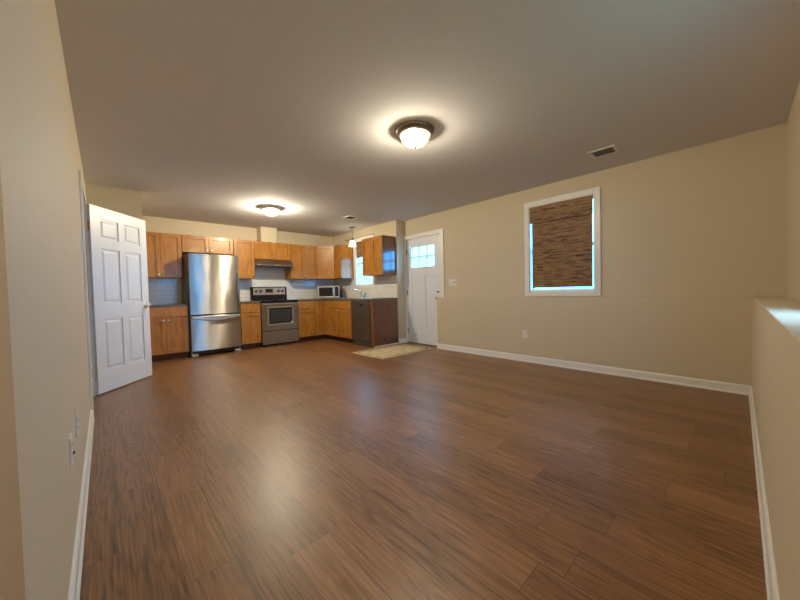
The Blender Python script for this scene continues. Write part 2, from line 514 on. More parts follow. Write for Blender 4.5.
def struct(o, label, cat):
    return tag(o, label, cat, None, 'structure')


def cells(mb, axis, a0, a1, u0, u1, v0, v1, holes):
    """Slab across `axis` from a0 to a1, with rectangular holes (u0,u1,v0,v1)."""
    us = sorted({u0, u1, *[h[0] for h in holes], *[h[1] for h in holes]})
    vs = sorted({v0, v1, *[h[2] for h in holes], *[h[3] for h in holes]})
    us = [u for u in us if u0 <= u <= u1]; vs = [v for v in vs if v0 <= v <= v1]
    solid = {}
    for i in range(len(us) - 1):
        for j in range(len(vs) - 1):
            cu, cv = (us[i] + us[i + 1]) / 2, (vs[j] + vs[j + 1]) / 2
            solid[i, j] = not any(h[0] < cu < h[1] and h[2] < cv < h[3] for h in holes)
    vc = {}

    def V(a, u, v):
        k = (a, u, v)
        if k not in vc:
            vc[k] = mb.bm.verts.new({'x': (a, u, v), 'y': (u, a, v), 'z': (u, v, a)}[axis])
        return vc[k]
    for (i, j), s in solid.items():
        if not s: continue
        q = [(us[i], vs[j]), (us[i + 1], vs[j]), (us[i + 1], vs[j + 1]), (us[i], vs[j + 1])]
        for a in (a0, a1):
            mb.bm.faces.new([V(a, *p) for p in q])
        for k, (di, dj) in enumerate(((0, -1), (1, 0), (0, 1), (-1, 0))):
            if not solid.get((i + di, j + dj), False):
                p1, p2 = q[k], q[(k + 1) % 4]
                mb.bm.faces.new([V(a0, *p1), V(a1, *p1), V(a1, *p2), V(a0, *p2)])
    return mb


# ------------------------------------------------------------------ the setting
HC = 2.4513
XL, XR, XLOW, XK = 0.03, 4.62, 4.5007, 4.409
YF, YRET = 7.0125, 4.6186
YB, YBU, ZL = -0.0891, -0.2873, 0.9189

# openings: (y0, y1, z0, z1)
W1 = (1.22, 2.045, 0.992, 2.194)
D1 = (3.668, 4.582, 0.0, 2.078)
W3 = (5.40, 6.01, 1.20, 2.20)
D2 = (3.872, 4.686, 0.0, 2.062)
W2 = (1.70, 2.30, 0.992, 2.194)     # in the wall behind the camera, along x

struct(MB().box(-1.62, 4.78, -0.42, 7.15, -0.12, 0.0).build('floor', M['floor']), 'brown wood-look plank floor running across the whole room', 'floor')
struct(MB().box(-1.62, 4.78, -0.42, 7.15, HC, HC + 0.12).build('ceiling', M['ceiling']), 'flat off-white painted ceiling over the whole room', 'ceiling')

struct(cells(MB(), 'x', -0.10, XL, 0.8541, YF, 0, HC, [D2]).build('wall_left', M['wall']), 'long beige wall along the left side holding the open door', 'wall')
struct(MB().box(-1.5, -0.10, 0.8541, 0.98, 0, HC).build('wall_hall', M['wall_warm_lit']), 'narrow yellowish wall strip at the far left edge of the photo', 'wall')
struct(MB().box(-1.62, -1.5, -0.42, 0.98, 0, HC).build('wall_hall_end', M['wall']), 'beige end wall of the side hall beside the camera', 'wall')
struct(MB().box(-1.10, -0.98, 3.3, 5.3, 0, HC).box(-0.98, -0.10, 3.3, 3.4, 0, HC).box(-0.98, -0.10, 5.2, 5.3, 0, HC).build('wall_closet_inside', M['wall']), 'beige inside walls of the room behind the open white door', 'wall')
struct(MB().box(XL, 0.559, 5.43, YF, 0, HC).build('wall_corner', M['wall']), 'beige wall corner jutting out behind the open six-panel door', 'wall')
struct(MB().box(-0.12, XK, YF, 7.15, 0, HC).build('wall_far', M['wall']), 'pale yellow kitchen wall behind the fridge and range', 'wall')
struct(MB().box(2.57, 2.91, 6.762, YF, 2.128, HC).build('wall_chase', M['wall']), 'pale boxed duct chase above the range hood cabinet', 'duct chase')
struct(cells(MB(), 'x', XK, 4.50, YRET, 7.15, 0, HC, [W3]).box(4.50, 4.77, YRET, 4.74, 0, HC).build('wall_sink', M['wall']), 'pale yellow kitchen wall with the sink window', 'wall')
struct(cells(MB(), 'x', XR, 4.77, -0.42, YRET, 0, HC, [W1, D1]).build('wall_right', M['wall']), 'beige wall on the right holding entry door and blind-covered window', 'wall')
struct(MB().box(XLOW, XR, -0.2873, 3.69, 0, ZL).build('wall_right_lower', M['wall'], bevel=0.004), 'thicker lower beige wall with ledge under the bamboo-shaded window', 'wall')
struct(cells(MB(), 'y', -0.42, YBU, -1.5, XR, 0, HC, [W2]).build('wall_back', M['wall']), 'beige wall above the ledge at the right edge of the photo', 'wall')
struct(MB().box(-1.5, XLOW, YBU, YB, 0, ZL).build('wall_back_lower', M['wall'], bevel=0.004), 'lower beige half wall with ledge at the right edge', 'wall')
struct(MB().box(-30, 40, -30, 40, -0.5, -0.35).build('ground', M['ground']), 'green lawn outside the windows', 'ground')

# tiled backsplash
struct(MB().box(0.559, 4.401, YF - 0.008, YF, 0.914, 1.372).box(2.395, 3.155, YF - 0.008, YF, 1.372, 1.66).build('wall_tile_far', M['tile_x']), 'white subway tile behind the range and microwave', 'tiled backsplash')
struct(cells(MB(), 'x', XK - 0.008, XK, 4.64, YF - 0.008, 0.914, 1.372, [(5.33, 6.08, 1.13, 1.4)]).build('wall_tile_sink', M['tile_y']), 'white subway tile around the faucet below the sink window', 'tiled backsplash')


# baseboards
def base_prof(s=1):
    return [(0, 0), (s * 0.020, 0), (s * 0.019, 0.012), (s * 0.013, 0.020), (s * 0.013, 0.074), (s * 0.009, 0.084), (s * 0.003, 0.09), (0, 0.09)]


def baseboard(name, axis, plane, s, a0, a1, label):
    mb = MB()
    pr = [(plane + q[0], q[1]) for q in base_prof(s)]
    if axis == 'y':
        mb.prism(pr, 'y', a0, a1)
    else:
        mb.prism(pr, 'x', a0, a1)
    struct(mb.build(name, M['trim']), label, 'baseboard')


baseboard('baseboard_left', 'y', XL, 1, 0.8541, 3.805, 'white baseboard along the left wall below the outlets')
baseboard('baseboard_right', 'y', XLOW, -1, YB, 3.69, 'white baseboard under the bamboo-shaded window wall')
baseboard('baseboard_back', 'x', YB, 1, -1.5, XLOW - 0.02, 'white baseboard at the foot of the right half wall')
baseboard('baseboard_end', 'x', 3.69, 1, XLOW, 4.60, 'short white baseboard on the lower wall end beside entry door')
baseboard('baseboard_return', 'x', YRET, -1, XK - 0.0, 4.60, 'short white baseboard between kitchen end panel and entry door')
baseboard('baseboard_hall', 'x', 0.8541, -1, -1.5, XL, 'white baseboard on the hall wall at the left edge')


# ------------------------------------------------------------------ windows
def window(name, axis, plane, s, op, cw, label, depth, sill=True, muntin=False):
    """Double-hung window. Opening op=(u0,u1,z0,z1); room face at `plane`, room lies towards s."""
    u0, u1, z0, z1 = op
    root = thing(name, label, 'window', (0, 0, 0), kind='structure')

    def B(mb, ua, ub, da, db, za, zb):
        a, b = plane - s * da, plane - s * db
        lo, hi = min(a, b), max(a, b)
        if axis == 'x':
            mb.box(lo, hi, ua, ub, za, zb)
        else:
            mb.box(ua, ub, lo, hi, za, zb)
        return mb
    t = 0.018
    mb = MB()
    B(mb, u0 - cw, u0, -t, 0, z0 - cw, z1 + cw); B(mb, u1, u1 + cw, -t, 0, z0 - cw, z1 + cw)
    B(mb, u0, u1, -t, 0, z1, z1 + cw); B(mb, u0, u1, -t, 0, z0 - cw, z0)
    mb.build('casing', M['trim'], root, bevel=0.003)
    mb = MB()
    j = 0.012
    B(mb, u0, u0 + j, -0.004, depth, z0, z1); B(mb, u1 - j, u1, -0.004, depth, z0, z1)
    B(mb, u0 + j, u1 - j, -0.004, depth, z1 - j, z1); B(mb, u0 + j, u1 - j, -0.004, depth, z0, z0 + j)
    mb.build('jamb', M['trim'], root)
    zm = (z0 + z1) / 2
    f = 0.022
    for nm, za, zb, d in (('lower_sash', z0 + j, zm + 0.02, depth - 0.045), ('upper_sash', zm - 0.02, z1 - j, depth - 0.02)):
        mb = MB()
        a0, a1 = u0 + j, u1 - j
        B(mb, a0, a0 + f, d, d + 0.022, za, zb); B(mb, a1 - f, a1, d, d + 0.022, za, zb)
        B(mb, a0 + f, a1 - f, d, d + 0.022, za, za + f); B(mb, a0 + f, a1 - f, d, d + 0.022, zb - f, zb)
        sash = mb.build(nm, M['trim'], root, bevel=0.002)
        B(MB(), a0 + f, a1 - f, d + 0.009, d + 0.013, za + f, zb - f).build('pane', M['glass'], sash)
    return root


window('window_1', 'x', XR, -1, W1, 0.066, 'white-cased window covered by the full bamboo shade', 0.12)
window('window_2', 'y', YBU, 1, W2, 0.066, 'white-cased window above the ledge beside the camera', 0.12)
window('window_3', 'x', XK, -1, W3, 0.068, 'narrow sink window between two wall cabinets, blue sky outside', 0.085)


# ------------------------------------------------------------------ doors
def rect_door(mb, w, h, t, holes):
    cells(mb, 'y', -t / 2, t / 2, 0, w, 0, h, [(a, b, c, d) for a, b, c, d in holes])


# entry door: local x runs from the hinge edge (towards -y in the room)
d1 = thing('door_1', 'white entry door with six small glass panes in its top', 'entry door', (4.648, 4.567, 0.018), -H90, kind='structure')
DW_, DH_, DT_ = 0.884, 2.045, 0.044
lite = (0.127, 0.735, 1.478, 1.885)
pan = [(0.125, 0.385, 0.215, 1.312), (0.49, 0.75, 0.215, 1.312)]
slab = MB()
rect_door(slab, DW_, DH_, DT_, [lite] + pan)
for a, b, c, d in pan:
    slab.box(a, b, -0.008, 0.008, c, d)
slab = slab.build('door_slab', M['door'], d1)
mb = MB()
for x in (lite[0] + (lite[1] - lite[0]) * k / 3 for k in (1, 2)):
    mb.box(x - 0.015, x + 0.015, -0.016, 0.016, lite[2], lite[3])
zmid = (lite[2] + lite[3]) / 2
mb.box(lite[0], lite[1], -0.015, 0.015, zmid - 0.014, zmid + 0.014)
for a, b, c, d in ((lite[0] - 0.02, lite[0] + 0.006, lite[2] - 0.02, lite[3] + 0.02), (lite[1] - 0.006, lite[1] + 0.02, lite[2] - 0.02, lite[3] + 0.02),
                   (lite[0] + 0.006, lite[1] - 0.006, lite[2] - 0.02, lite[2] + 0.006), (lite[0] + 0.006, lite[1] - 0.006, lite[3] - 0.006, lite[3] + 0.02)):
    mb.box(a, b, -0.028, 0.028, c, d)
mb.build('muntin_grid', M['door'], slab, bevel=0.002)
MB().box(lite[0], lite[1], -0.003, 0.003, lite[2], lite[3]).build('pane', M['glass'], slab)
KN = [(0.0, 0.0), (0.030, 0.0), (0.031, 0.006), (0.024, 0.010), (0.012, 0.014), (0.011, 0.034), (0.020, 0.040), (0.028, 0.050), (0.028, 0.060), (0.020, 0.068), (0.0, 0.070)]
MB().lathe([(r, -DT_ / 2 - h) for r, h in KN], (0.814, 0, 0.885), 'y', 20).build('door_knob', M['chrome'], d1, smooth=True)
MB().lathe([(0.0, -DT_ / 2), (0.030, -DT_ / 2), (0.031, -DT_ / 2 - 0.008), (0.024, -DT_ / 2 - 0.012), (0.0, -DT_ / 2 - 0.012)], (0.814, 0, 1.01), 'y', 20).box(0.810, 0.818, -DT_ / 2 - 0.03, -DT_ / 2 - 0.01, 0.998, 1.022).build('deadbolt', M['chrome'], d1, smooth=True)
for z in (0.22, 0.99, 1.80):
    MB().cyl((0.0, -DT_ / 2 - 0.004, z), 0.007, -0.05, 0.05).box(0.0, 0.012, -DT_ / 2 - 0.004, -DT_ / 2, z - 0.05, z + 0.05).build('hinge', M['bronze'], d1)
tr = thing('trim_1', 'white casing and dark threshold around the entry door', 'door casing', kind='structure')
mb = MB()
mb.box(4.600, XR, D1[0] - 0.066, D1[0] + 0.008, 0, D1[3] + 0.066).box(4.600, XR, D1[1] - 0.008, YRET, 0, D1[3] + 0.066)
mb.box(4.600, XR, D1[0] + 0.008, D1[1] - 0.008, D1[3] - 0.008, D1[3] + 0.066)
mb.build('casing', M['trim'], tr, bevel=0.003)
MB().box(XR, 4.77, D1[0], D1[0] + 0.014, 0, D1[3]).box(XR, 4.77, D1[1] - 0.014, D1[1], 0, D1[3]).box(XR, 4.77, D1[0] + 0.014, D1[1] - 0.014, D1[3] - 0.014, D1[3]).build('jamb', M['trim'], tr)
MB().box(4.602, 4.77, D1[0] + 0.014, D1[1] - 0.014, 0, 0.016).build('threshold', M['bronze'], tr, bevel=0.003)

# six-panel door standing open on the left
d2 = thing('door_2', 'white six-panel door standing open beside the left wall', 'door', (0.057, 4.684, 0.012), H90 - 0.684, kind='structure')
w2, h2, t2 = 0.805, 2.03, 0.035
xs = [(0.115, 0.365), (0.445, 0.690)]
zs = [(0.235, 0.80), (0.975, 1.575), (1.685, 1.905)]
mb = MB()
holes = [(a, b, c, d) for a, b in xs for c, d in zs]
rect_door(mb, w2, h2, t2, holes)
for a, b, c, d in holes:
    mb.box(a, b, -0.007, 0.007, c, d)
    for s in (-1, 1):
        k0, k1 = 0.022, 0.040
        y0, y1 = s * 0.007, s * 0.0145
        lo = [mb.bm.verts.new(p) for p in ((a + k0, y0, c + k0), (b - k0, y0, c + k0), (b - k0, y0, d - k0), (a + k0, y0, d - k0))]
        hi = [mb.bm.verts.new(p) for p in ((a + k1, y1, c + k1), (b - k1, y1, c + k1), (b - k1, y1, d - k1), (a + k1, y1, d - k1))]
        mb.bm.faces.new(hi)
        for i in range(4):
            mb.bm.faces.new((lo[i], lo[(i + 1) % 4], hi[(i + 1) % 4], hi[i]))
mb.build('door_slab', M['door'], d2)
for s in (-1, 1):
    MB().lathe([(r, s * (t2 / 2 + h)) for r, h in KN], (0.738, 0, 0.925), 'y', 20).build('door_knob', M['chrome'], d2, smooth=True)
for i, z in enumerate((0.24, 1.02, 1.80)):
    MB().cyl((-0.006, t2 / 2 + 0.002, z), 0.008, -0.048, 0.048).box(-0.004, 0.0, -t2 / 2 + 0.004, t2 / 2, z - 0.048, z + 0.048).box(-0.038, -0.006, t2 / 2 - 0.002, t2 / 2 + 0.001, z - 0.048, z + 0.048).build('hinge', M['brass' if i == 2 else 'chrome'], d2)
tr = thing('trim_2', 'white casing around the doorway in the left wall', 'door casing', kind='structure')
mb = MB()
mb.box(XL, XL + 0.017, D2[0] - 0.066, D2[0] + 0.006, 0, D2[3] + 0.066).box(XL, XL + 0.017, D2[1] - 0.006, D2[1] + 0.066, 0, D2[3] + 0.066)
mb.box(XL, XL + 0.017, D2[0] + 0.006, D2[1] - 0.006, D2[3] - 0.006, D2[3] + 0.066)
mb.build('casing', M['trim'], tr, bevel=0.003)
MB().box(-0.10, XL, D2[0], D2[0] + 0.014, 0, D2[3]).box(-0.10, XL, D2[1] - 0.014, D2[1], 0, D2[3]).box(-0.10, XL, D2[0] + 0.014, D2[1] - 0.014, D2[3] - 0.014, D2[3]).build('jamb', M['trim'], tr)

# ------------------------------------------------------------------ cabinets
YC = 6.408            # face of the base cabinets on the far wall
YU = 6.690            # face of the wall cabinets on the far wall
XC = 3.781            # face of the base cabinets on the sink wall
XU = 4.084
FT = 0.022            # door thickness
KNOB = [(0.0, 0.0), (0.007, 0.0), (0.006, 0.012), (0.014, 0.018), (0.016, 0.025), (0.012, 0.030), (0.0, 0.032)]


def shaker(parent, name, x0, x1, z0, z1, knob=None, rail=0.062, flat=False):
    """Door or drawer front in the cabinet's own frame: x to the right, face towards -y at y = 0."""
    mb = MB()
    if flat:
        mb.box(x0, x1, -FT, 0, z0, z1)
    else:
        mb.box(x0, x0 + rail, -FT, 0, z0, z1).box(x1 - rail, x1, -FT, 0, z0, z1)
        mb.box(x0 + rail, x1 - rail, -FT, 0, z0, z0 + rail).box(x0 + rail, x1 - rail, -FT, 0, z1 - rail, z1)
        mb.box(x0 + rail, x1 - rail, -0.006, -0.001, z0 + rail, z1 - rail)
    d = mb.build(name, M['maple'], parent, bevel=0.0018)
    if knob:
        MB().lathe([(r, -FT - h) for r, h in KNOB], (knob[0], 0, knob[1]), 'y', 14).build('knob', M['chrome'], d, smooth=True)
    return d


def carcass(root, w, depth, z0, z1, m=None, top=True, sides=(None, None)):
    mb = MB()
    t = 0.018
    mb.box(0, t, 0.001, depth, z0, z1).box(w - t, w, 0.001, depth, z0, z1)
    mb.box(t, w - t, 0.001, depth, z0, z0 + t).box(t, w - t, depth - 0.008, depth, z0 + t, z1)
    # face frame behind the doors
    mb.box(t, w - t, 0.001, 0.019, z1 - 0.035, z1)
    if top:
        mb.box(t, w - t, 0.019, depth - 0.008, z1 - t, z1)
    return mb.build('carcass', m or M['maple'], root)


def base_cab(label, loc, rz, w, doors, drawer=True, knobs=None, drawer_knob=True, depth=0.60):
    r = thing('base_cabinet', label, 'base cabinet', loc, rz, 'base cabinets under the kitchen counter')
    carcass(r, w, depth, 0.10, 0.876, top=False)
    MB().box(0, w, 0.065, 0.08, 0.0, 0.10).build('toe_kick', M['kick'], r)
    g = 0.004
    ztop = 0.866
    if drawer:
        shaker(r, 'drawer_front', g, w - g, 0.708, ztop, (w / 2, 0.787) if drawer_knob else None, flat=True)
        ztop = 0.698
    n = doors
    for i in range(n):
        a, b = w * i / n + g * (1 if i == 0 else 0.5), w * (i + 1) / n - g * (1 if i == n - 1 else 0.5)
        k = (knobs or ['r', 'l'])[i]
        kx = b - 0.035 if k == 'r' else a + 0.035
        shaker(r, 'door', a, b, 0.112, ztop, (kx, ztop - 0.045) if k else None)
    return r


def wall_cab(label, loc, rz, w, z0, doors, knobs, depth=0.318, z1=2.128, end=None):
    r = thing('wall_cabinet', label, 'wall cabinet', loc, rz, 'wall cabinets around the kitchen')
    carcass(r, w, depth, z0, z1, top=True)
    g = 0.003
    n = doors
    for i in range(n):
        a, b = w * i / n + g * (1 if i == 0 else 0.5), w * (i + 1) / n - g * (1 if i == n - 1 else 0.5)
        k = knobs[i]
        kx = b - 0.033 if k == 'r' else a + 0.033
        shaker(r, 'door', a, b, z0 + 0.003, z1 - 0.003, (kx, z0 + 0.045) if k else None, rail=0.058)
    if end:
        x = {'r': w, 'l': -0.004}[end[0]]
        MB().box(x, x + 0.004, -0.001, depth, z0, z1).build('end_panel', M[end[1]], r)
    return r


base_cab('base cabinet left of the fridge with one drawer and two doors', (0.563, YC, 0), 0, 0.622, 2)
base_cab('narrow base cabinet between the fridge and the range', (2.012, YC, 0), 0, 0.366, 1, knobs=['r'])
base_cab('narrow base cabinet just right of the range, drawer over door', (3.150, YC, 0), 0, 0.392, 1, knobs=['l'])
base_cab('wide base cabinet under the sink, left of the dishwasher', (XC, 6.140, 0), -H90, 0.830, 2, drawer_knob=False)

# L-shaped corner base unit with a folding door
r = thing('corner_base_cabinet', 'corner base cabinet with folding door under the microwave', 'base cabinet', (0, 0, 0), 0, 'base cabinets under the kitchen counter')
mb = MB()
mb.box(3.544, 3.562, YC, YF - 0.010, 0.10, 0.876).box(3.562, 4.40, YF - 0.028, YF - 0.010, 0.10, 0.876)
mb.box(4.382, 4.40, 6.142, YF - 0.028, 0.10, 0.876).box(XC, 4.382, 6.142, 6.160, 0.10, 0.876)
mb.box(3.562, 4.382, YC, YF - 0.028, 0.10, 0.118).box(XC, 4.382, 6.160, YC, 0.10, 0.118)
mb.build('carcass', M['maple'], r)
MB().box(3.544, XC + 0.08, YC + 0.065, YC + 0.08, 0, 0.10).box(XC + 0.065, XC + 0.08, 6.142, YC + 0.065, 0, 0.10).build('toe_kick', M['kick'], r)
hold = bpy.data.objects.new('folding_door', None); COL.objects.link(hold); hold.parent = r; hold.location = (3.544, YC, 0)
mb = MB()


def shaker_boxes(mb, x0, x1, z0, z1, rail=0.05):
    mb.box(x0, x0 + rail, -FT, 0, z0, z1).box(x1 - rail, x1, -FT, 0, z0, z1)
    mb.box(x0 + rail, x1 - rail, -FT, 0, z0, z0 + rail).box(x0 + rail, x1 - rail, -FT, 0, z1 - rail, z1)
    mb.box(x0 + rail, x1 - rail, -0.006, -0.001, z0 + rail, z1 - rail)
    return mb


shaker_boxes(MB(), 0.004, 0.214, 0.112, 0.866).build('door_leaf', M['maple'], hold, bevel=0.0018)
lf = shaker_boxes(MB(), 0.026, 0.262, 0.112, 0.866).build('door_leaf', M['maple'], hold, bevel=0.0018)
lf.location = (XC - 3.544, 0, 0); lf.rotation_euler = (0, 0, -H90)
MB().lathe([(rr, -hh) for rr, hh in KNOB], (0, 0, 0), 'x', 14).build('knob', M['chrome'], hold, smooth=True).location = (XC - FT - 3.544, -0.055, 0.82)

UL = 'wall cabinets around the kitchen'
wall_cab('leftmost wall cabinet with two doors, partly behind the white door', (0.563, YU, 0), 0, 0.612, 1.37, 2, ['r', 'l'])
wall_cab('short two-door wall cabinet above the fridge', (1.178, YU, 0), 0, 0.830, 1.826, 2, ['r', 'l'])
wall_cab('tall single-door wall cabinet between fridge and range hood', (2.011, YU, 0), 0, 0.380, 1.37, 1, ['r'])
wall_cab('short two-door wall cabinet directly above the range hood', (2.394, YU, 0), 0, 0.760, 1.770, 2, ['r', 'l'])
wall_cab('tall two-door wall cabinet right of the range hood', (3.157, YU, 0), 0, 0.640, 1.37, 2, ['r', 'l'])
wall_cab('small wall cabinet just left of the sink window', (XU, 6.398, 0), -H90, 0.288, 1.37, 1, [None], end=('r', 'maple'))
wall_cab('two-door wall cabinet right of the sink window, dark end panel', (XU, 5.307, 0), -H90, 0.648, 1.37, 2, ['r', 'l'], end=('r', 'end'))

# diagonal corner wall cabinet
r = thing('corner_wall_cabinet', 'diagonal corner wall cabinet above the microwave', 'wall cabinet', (3.800, YU, 0), 0, UL)
Px = [(0, 0), (XU - 3.8, 6.400 - YU), (4.402 - 3.8, 6.400 - YU), (4.402 - 3.8, 7.004 - YU), (0, 7.004 - YU)]
MB().prism(Px, 'z', 1.37, 2.128).build('carcass', M['maple'], r)
dl = math.hypot(XU - 3.8, 6.400 - YU)
dd = shaker(r, 'door', 0.012, dl - 0.012, 1.373, 2.125, (0.05, 1.415), rail=0.058)
dd.rotation_euler = (0, 0, math.atan2(6.400 - YU, XU - 3.8))

# end panel closing the run beside the dishwasher
r = thing('end_panel', 'red-brown end panel closing the counter beside the doormat', 'end panel')
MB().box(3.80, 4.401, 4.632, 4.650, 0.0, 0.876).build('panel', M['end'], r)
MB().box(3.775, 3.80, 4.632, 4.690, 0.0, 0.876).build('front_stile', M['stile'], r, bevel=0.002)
MB().prism([(4.632, 0.0), (4.632, 0.022), (4.626, 0.018), (4.622, 0.0)], 'x', 3.80, 4.40).build('shoe_strip', M['trim'], r)

# worktops
mb = MB().box(0.563, 1.185, YC - 0.028, YF - 0.009, 0.877, 0.914)
tag(mb.build('countertop', M['counter'], bevel=0.004), 'short dark counter left of the fridge behind the white door', 'countertop', 'speckled kitchen counters')
mb = MB().box(2.012, 2.378, YC - 0.028, YF - 0.009, 0.877, 0.914)
tag(mb.build('countertop', M['counter'], bevel=0.004), 'short counter piece between the fridge and the range', 'countertop', 'speckled kitchen counters')
mb = MB()
sink_hole = (3.885, 4.245, 5.395, 5.955)
cells(mb, 'z', 0.877, 0.914, 3.150, 4.400, 4.626, YF - 0.009, [(3.150, 3.753, 4.626, YC - 0.028), sink_hole])
tag(mb.build('countertop', M['counter']), 'long L-shaped counter holding the microwave and the sink', 'countertop', 'speckled kitchen counters')

# sink and faucet
r = thing('kitchen_sink', 'steel drop-in sink in the counter below the window', 'sink', (4.065, 5.675, 0.914))
mb = MB()
x0, x1, y0, y1 = sink_hole
hx, hy = (x1 - x0) / 2, (y1 - y0) / 2
cells(mb, 'z', 0.0005, 0.005, -hx - 0.015, hx + 0.015, -hy - 0.015, hy + 0.015, [(-hx + 0.01, hx - 0.01, -hy + 0.01, hy - 0.01)])
mb.build('rim', M['chrome'], r, bevel=0.001)
mb = MB()
bx_, by_ = hx - 0.006, hy - 0.006
mb.box(-bx_, bx_, -by_, by_, -0.185, -0.180)
mb.box(-bx_, -bx_ + 0.004, -by_, by_, -0.18, 0.0005).box(bx_ - 0.004, bx_, -by_, by_, -0.18, 0.0005)
mb.box(-bx_, bx_, -by_, -by_ + 0.004, -0.18, 0.0005).box(-bx_, bx_, by_ - 0.004, by_, -0.18, 0.0005)
mb.build('basin', M['chrome'], r)
MB().cyl((0, 0, -0.18), 0.04, 0.0, 0.004).build('drain', M['steel_dark'], r)

r = thing('faucet', 'chrome single-lever kitchen faucet below the sink window', 'faucet', (4.315, 5.675, 0.9142))
MB().lathe([(0.0, 0), (0.030, 0), (0.030, 0.006), (0.024, 0.012), (0.022, 0.11), (0.024, 0.125), (0.018, 0.135), (0.0, 0.137)], (0, 0, 0), 'z', 20).build('body', M['chrome'], r, smooth=True)
MB().tube([(-0.006, 0, 0.07), (-0.04, 0, 0.105), (-0.085, 0, 0.145), (-0.135, 0, 0.175), (-0.18, 0, 0.187), (-0.215, 0, 0.180), (-0.235, 0, 0.158), (-0.238, 0, 0.135)], [0.014, 0.014, 0.013, 0.013, 0.014, 0.015, 0.016, 0.016], 12).build('spout', M['chrome'], r, smooth=True)
MB().tube([(0, 0, 0.13), (0.006, 0, 0.155), (-0.012, 0, 0.20)], [0.016, 0.013, 0.008], 10).build('lever', M['chrome'], r, smooth=True)
r = thing('sprayer', 'small pale side sprayer standing right of the faucet', 'sprayer', (4.315, 5.545, 0.9142))
MB().lathe([(0.0, 0), (0.020, 0), (0.020, 0.012), (0.012, 0.02), (0.012, 0.055), (0.017, 0.07), (0.017, 0.105), (0.0, 0.112)], (0, 0, 0), 'z', 16).build('sprayer_body', M['paleplastic'], r, smooth=True)

# ------------------------------------------------------------------ fridge
r = thing('refrigerator', 'stainless bottom-freezer refrigerator left of the range', 'refrigerator', (1.190, 6.305, 0))
FW = 0.800
MB().box(0.004, FW - 0.004, 0.075, 0.69, 0.03, 1.752).build('case', M['greyplastic'], r, bevel=0.004)
def rounded(mb, x0, x1, z0, z1, y0, y1, bow=0.012, n=12):
    """Door slab with a gently bowed front."""
    pts = []
    for k in range(n + 1):
        t = k / n
        pts.append((x0 + (x1 - x0) * t, y0 - bow * (1 - (2 * t - 1) ** 2)))
    pts += [(x1, y1), (x0, y1)]
    return mb.prism(pts, 'z', z0, z1)
up_d = rounded(MB(), 0.012, FW - 0.004, 0.722, 1.768, 0.012, 0.072).build('fridge_door', M['steel'], r, bevel=0.006, smooth=True)
lo_d = rounded(MB(), 0.012, FW - 0.004, 0.095, 0.700, 0.012, 0.072).build('freezer_drawer', M['steel'], r, bevel=0.006, smooth=True)
pts = [(0.03, 0.690), (FW - 0.02, 0.690)]
for k in range(15):
    t = k / 14
    pts.append((FW - 0.02 - (FW - 0.05) * t, 0.650 - 0.045 * math.sin(math.pi * t) ** 1.5))
MB().prism(pts, 'y', -0.048, 0.004).build('handle', M['chrome'], lo_d, bevel=0.006)
pts = [(FW - 0.008, 0.80)]
for k in range(15):
    t = k / 14
    pts.append((FW - 0.030 - 0.022 * math.sin(math.pi * t) ** 1.5, 0.80 + 0.66 * t))
pts.append((FW - 0.008, 1.46))
MB().prism(pts, 'y', -0.022, 0.012).build('handle', M['steel_dark'], up_d, bevel=0.004)
MB().box(0.585, 0.665, -0.006, 0.006, 1.690, 1.697).build('emblem', M['slot'], up_d)
MB().box(0.04, FW - 0.04, 0.05, 0.09, 0.03, 0.085).build('base_grille', M['black'], r)
for x in (0.012, FW - 0.112):
    MB().box(x, x + 0.10, 0.012, 0.10, 0.0, 0.048).build('foot', M['paleplastic'], r, bevel=0.012)
for x in (0.03, FW - 0.11):
    MB().box(x, x + 0.08, 0.02, 0.10, 1.753, 1.775).build('hinge_cover', M['greyplastic'], r, bevel=0.004)

# ------------------------------------------------------------------ range
r = thing('range', 'stainless electric range with black cooktop under the hood', 'range', (2.383, 6.372, 0))
RW = 0.760
MB().box(0.002, RW - 0.002, 0.03, 0.60, 0.02, 0.895).build('body', M['black'], r)
MB().box(0, RW, -0.018, 0.60, 0.895, 0.917).build('cooktop', M['black'], r, bevel=0.005)
od = MB().box(0.006, RW - 0.006, -0.015, 0.03, 0.315, 0.868).build('oven_door', M['steel'], r, bevel=0.004)
mb = MB(); cells(mb, 'y', -0.020, -0.015, 0.115, RW - 0.115, 0.425, 0.795, [(0.140, RW - 0.140, 0.450, 0.770)])
mb.build('window_frame', M['chrome'], od)
MB().box(0.140, RW - 0.140, -0.018, -0.014, 0.450, 0.770).build('window', M['blackglass'], od)
MB().box(0.175, RW - 0.175, -0.0195, -0.0175, 0.488, 0.735).build('inner_window', M['ovenmesh'], od)
mb = MB().tube([(0.03, -0.062, 0.845), (RW / 2, -0.068, 0.845), (RW - 0.03, -0.062, 0.845)], 0.016, 12)
mb.box(0.03, 0.055, -0.062, -0.012, 0.835, 0.855).box(RW - 0.055, RW - 0.03, -0.062, -0.012, 0.835, 0.855)
mb.build('handle', M['chrome'], od, smooth=True)
MB().cyl((RW - 0.150, 0, 0.465), 0.017, -0.0225, -0.0195, 'y').build('sticker', M['plastic'], od)
MB().box(0.006, RW - 0.006, -0.010, 0.03, 0.045, 0.300).build('storage_drawer', M['steel'], r, bevel=0.004)
for x in (0.04, RW - 0.08):
    for y in (0.08, 0.52):
        MB().cyl((x + 0.02, y, 0), 0.02, 0, 0.022).build('foot', M['slot'], r)
bg = MB().prism([(0.545, 0.917), (0.600, 0.917), (0.600, 1.205), (0.575, 1.205), (0.560, 1.19)], 'x', 0.0, RW).build('backguard', M['black'], r, bevel=0.003)
pn = MB().prism([(0.5485, 1.035), (0.554, 1.035), (0.5665, 1.190), (0.559, 1.186)], 'x', 0.045, RW - 0.035).build('control_panel', M['chrome'], bg)
